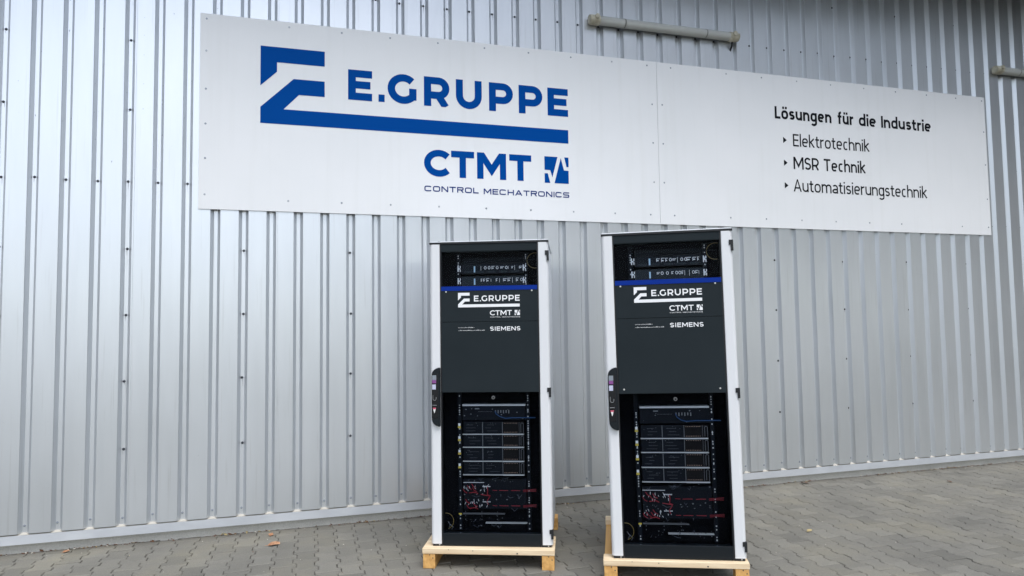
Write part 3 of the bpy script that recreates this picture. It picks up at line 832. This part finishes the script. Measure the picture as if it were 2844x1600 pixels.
    mb = MB(); mb.tube([(-.07,ye,1.885),(.0,ye-.01,1.876),(.06,ye,1.88),(.13,ye-.01,1.874),(.23,ye,1.882),(.31,ye,1.878)], .003, 6); mb.box(-.19,.23,ye+.02,.15,1.862,1.90)
    mb.build('patch_bundle', [m_dev], t)
    # patch panel and switch
    mb = MB(); mb.box(-.200, .228, ye-.004, .15, .8905, .9015); mb.build('patch_panel', m_alu, t)
    mb = MB(); mb.box(-.200, .228, ye, .15, .795, .889); sw = mb.build('network_switch', m_dev, t)
    mb = MB(); mb.quad(-.115, -.085, .868, .876, ye-.002)
    for i in range(11): mb.quad(-.09+i*.0085, -.0865+i*.0085, .8505, .8535, ye-.002)
    for i in range(6): mb.quad(.022+i*.018, .029+i*.018, .844-.004*(i%2), .862, ye-.002)
    mb.build('port', m_grey, sw)
    mb = MB(); mb.tube([(.022,ye-.006,.855),(.03,ye-.012,.838+rnd.uniform(-.006,.006)),(.055,ye-.014,.818+rnd.uniform(-.006,.006)),(.09+rnd.uniform(-.01,.02),ye-.014,.808),(.14,ye-.012,.812),(.2,ye-.010,.812),(.25,ye-.016,.813),(.295,ye-.010,.812)], .0032, 6); mb.build('blue_cable', m_bcab, t)
    # four drive shelves
    for z0, z1 in ((.702, .784), (.615, .697), (.522, .609), (.432, .516)):
        mb = MB(); mb.box(-.196, .072, ye+.004, .15, z0+.002, z1, 0); mb.box(.0725, .215, ye+.004, .15, z0+.002, z1, 1)
        sh_ = mb.build('drive_shelf', [m_dev, m_dev2], t)
        mb = MB(); mb.box(-.200, .072, ye-.004, ye+.02, z0-.0045, z0+.0005, 0); mb.box(.072, .216, ye-.006, ye+.02, z0-.0055, z0+.001, 1); mb.build('shelf_edge', [m_alu, m_alu], sh_)
        mb = MB(); mb.box(-.066, -.062, ye-.001, ye+.003, z0+.003, z1-.002); mb.box(.069, .072, ye-.001, ye+.003, z0+.003, z1-.002); mb.box(.183, .1845, ye-.001, ye+.003, z0+.003, z1-.002)
        mb.tube([(.196,ye,z0+.012),(.196,ye-.006,z0+.016),(.196,ye-.006,z1-.014),(.200,ye-.006,z1-.008),(.209,ye-.006,z1-.008),(.213,ye-.006,z1-.014),(.213,ye-.006,z0+.008)], .0018, 6)
        for a in (-.18, -.05):
            for q in range(3):
                l0 = a+rnd.uniform(0, .03); mb.quad(l0, l0+rnd.uniform(.03, .075), z0+.02+q*.02, z0+.0212+q*.02, ye+.002)
            for q in range(4):
                l0 = a+rnd.uniform(0, .1); zz = z0+rnd.uniform(.05, .075); mb.quad(l0, l0+.004, zz, zz+.003, ye+.002)
        mb.build('divider', m_grey, sh_)
        mb = MB()
        for q in range(9):
            for zz in (z0+.010, z1-.012): mb.quad(.082+q*.0105, .0855+q*.0105, zz, zz+.0035, ye+.0025)
        mb.build('indicator_row', m_dot, sh_)
        mb = MB(); zc = (z0+z1)/2+.012
        mb.quad(-.231, -.216, zc+.001, zc+.018, ye+.004, 0); mb.quad(-.233, -.214, zc-.014, zc, ye+.004, 1); mb.build('rail_tag', [m_lab, m_yel], sh_)
    # wiring field with red leads
    mb = MB(); mb.box(-.20, .225, ye+.02, .15, .20, .40); wf = mb.build('power_module', m_dev, t)
    mb = MB(); mb.quad(-.20, -.06, .374, .377, ye+.014)
    for zc in (.352, .25):
        for q in range(16):
            x = -.195+rnd.random()*.17; z = zc+rnd.uniform(-.03, .018); Ln = rnd.uniform(.006, .016); dx = rnd.uniform(-.008, .008)
            mb.tube([(x, ye, z), (x+dx, ye-.006, z-Ln)], .0014, 5)
        for q in range(9): mb.quad(-.07+q*.006, -.0665+q*.006, zc-.006, zc+.001, ye+.014)
    mb.build('terminal', m_lab, wf)
    mb = MB()
    for zc in (.352, .25):
        for x in (-.195, -.15, -.19, -.135):
            x += rnd.uniform(-.008, .02); z = zc+rnd.uniform(-.03, .01); mb.tube([(x, ye, z+.008), (x+.012, ye-.01, z-.008), (x+.03, ye-.008, z-.018)], .0024, 6)
        mb.tube([(-.16, ye-.004, zc-.042), (-.12, ye-.008, zc-.036), (-.10, ye-.004, zc-.046)], .003, 6)
    for z in (.327, .226):
        for a, b in ((0, .03), (.045, .105), (.125, .185)): mb.tube([(a, ye-.004, z+rnd.uniform(-.003,.003)), ((a+b)/2, ye-.01, z+.002), (b, ye-.004, z)], .0021, 6)
        for q in range(3): mb.tube([(.205, ye-.004, z+.004-.006*q), (.25, ye-.012, z+.009-.005*q), (.293, ye-.008, z+.012-.008*q)], .0014, 6)
    mb.tube([(-.035, ye-.003, .352), (-.033, ye-.01, .33), (-.036, ye-.004, .30), (-.015, ye-.008, .292)], .003, 6)
    mb.tube([(-.08, ye-.003, .300), (-.03, ye-.01, .294), (-.02, ye-.004, .285), (-.04, ye-.006, .255), (-.03, ye-.006, .235)], .003, 6)
    mb.build('red_cable', m_red, wf)
    mb = MB(); mb.box(-.205, .079, ye, ye+.03, .168, .171); mb.build('shelf_bar', m_grey, t)
    mb = MB(); mb.box(-.05, .228, ye, ye+.03, .108, .112); b2 = mb.build('shelf_bar', m_alu, t)
    mb = MB()
    for x in (-.185, -.075, .03):
        for z in (.184, .158, .135): mb.quad(x-.002, x+.002, z-.003, z+.003, ye-.001)
    for q in range(14): x = rnd.uniform(-.2, .22); z = rnd.uniform(.085, .16); mb.quad(x, x+.003, z, z+.003, ye-.001)
    mb.build('rivet', m_grey, b2)
    mb = MB(); mb.quad(-.232, -.212, .164, .174, ye+.004); mb.build('rail_tag', m_yel, t)
    mb = MB()
    for q in range(16):
        x = rnd.uniform(-.19, .20); z = rnd.choice((.40, .41, .30, .29, .21, .13, .10)); dx = rnd.uniform(-.06, .06)
        mb.tube([(x, ye-.002, z), (x+dx*.5, ye-.012, z-rnd.uniform(.004, .02)), (x+dx, ye-.006, z-rnd.uniform(-.01, .012))], .0018, 5)
    mb.build('dark_cable', m_dcab, t)
    mb = MB()
    for q in range(34):
        x = rnd.uniform(-.20, .215); z = rnd.choice((rnd.uniform(.385, .425), rnd.uniform(.09, .165), rnd.uniform(.26, .31), rnd.uniform(.80, .875))); s_ = rnd.uniform(.0012, .0032)
        mb.quad(x-s_*1.5, x+s_*1.5, z-s_, z+s_, ye-.0035)
    mb.build('fixing', m_grey, t)
    mb = MB(); mb.tube([(-.30, ye, .07), (-.29, ye-.01, .10), (-.305, ye, .12)], .003, 6); mb.tube([(-.28, ye, .068), (-.27, ye-.01, .085), (-.29, ye, .10)], .003, 6); mb.build('grey_cable', m_grey, t)
    return t
GRP = 'server cabinets on pallets'
c1 = make_cabinet(11)
c1.location = (CL[0], CL[1], .150); c1.rotation_euler = (0, 0, CL[2])
c2 = make_cabinet(29)
c2.location = (CR[0], CR[1], .157); c2.rotation_euler = (0, -.013, CR[2])
tag(c1, 'black and white server cabinet nearer the wall, its grey right side panel visible', 'server cabinet', GRP)
tag(c2, 'black and white server cabinet nearer the camera, its top overlapping the sign', 'server cabinet', GRP)
c1.scale = c2.scale = (1.0, 1.0, 1.0)
for ch in c2.children:                      # two extra screws low on this cabinet's big cover panel
    if ch.name.startswith('cover_panel') and max(v.co.z for v in ch.data.vertices) < 1.5:
        for sx in (-.292, .291):
            mb = MB(); mb.screw(sx, .0035, 1.017, .0055, 0, 10, .003); mb.build('screw', m_alu, ch)

# ------------------------------------------------------------------ fallen leaves and litter
def leaf(x, y, size, rot, label, m):
    mb = MB(); n = 6
    L_, Rr, C = [], [], []
    for i in range(n+1):
        u = i/n; wd = .38*math.sin(PI*u**.8)*(1-.12*(i % 2)); cv = .16*math.sin(PI*u)
        C.append((u-.5, 0, .05+cv)); L_.append((u-.5, wd, .10+cv*.4+.12*u)); Rr.append((u-.5, -wd*.9, .03+cv*.7))
    vv = [(a*size, b*size, c_*size) for a, b, c_ in C+L_+Rr]; m_ = n+1
    ff = [(i, i+1, m_+i+1, m_+i) for i in range(n)] + [(i+1, i, 2*m_+i, 2*m_+i+1) for i in range(n)]
    mb.add(vv, ff)
    mb.tube([(-.5*size, 0, .05*size), (-.72*size, .05*size, .04*size)], size*.018, 5)
    o = mb.build('dry_leaf', m, smooth=True); o.location = (x, y, .003); o.rotation_euler = (0, 0, rot)
    tag(o, label, 'leaf', 'fallen leaves')
leaf(2.287, -.359, .085, .1, 'large orange-brown curled leaf lying alone on the paving left of cabinets', m_leaf)
leaf(2.256, -.093, .055, 1.2, 'small brown leaf between the large orange leaf and the wall', m_leaf)
leaf(.86, -.03, .045, .7, 'reddish leaf against the plinth near the left photo edge', m_leaf)
leaf(7.19, -.045, .075, 2.2, 'brown leaf at the wall foot just right of the right cabinet', m_leaf2)
leaf(6.156, -1.339, .05, .2, 'pale straw-coloured leaf on the paving right of the right cabinet', m_leaf3)
leaf(8.535, -.456, .05, 1.5, 'dark leaf on the paving toward the right photo edge', m_leaf2)
mb = MB()
for i in range(1500):
    x = random.uniform(-2, 13)
    dens = .5+.5*math.sin(x*2.3)+.4*math.sin(x*7.1)
    if random.random() > .25+.6*dens: continue
    y = .048 - abs(random.gauss(0, .018)); s = random.uniform(.004, .013)*(1 if random.random() < .93 else 1.8)
    a = random.uniform(0, PI); ca, sa = math.cos(a)*s, math.sin(a)*s; z = random.uniform(.002, .006)
    mk_ = random.choice((0, 0, 0, 1, 2, 0)) if x > 1 else random.choice((0, 0, 1, 2))
    mb.add([(x-ca, y-sa, z), (x+sa*.5, y-ca*.5, z+s*.3), (x+ca, y+sa, z+s*.5), (x-sa*.5, y+ca*.5, z+.001)], [(0,1,2,3)], mk_)
for i in range(260):
    x = random.uniform(-1, 12); y = random.uniform(-3.2, 0); s = random.uniform(.0018, .0055)
    mk_ = random.choice((2, 2, 1, 0, 2)); z = .003
    mb.add([(x-s, y, z), (x, y-s*.8, z), (x+s, y, z), (x, y+s*.8, z), (x, y, z+s)], [(0,1,4),(1,2,4),(2,3,4),(3,0,4)], mk_)
tag(mb.build('litter', [m_leaf2, m_leaf3, m_grit]), kind='stuff')
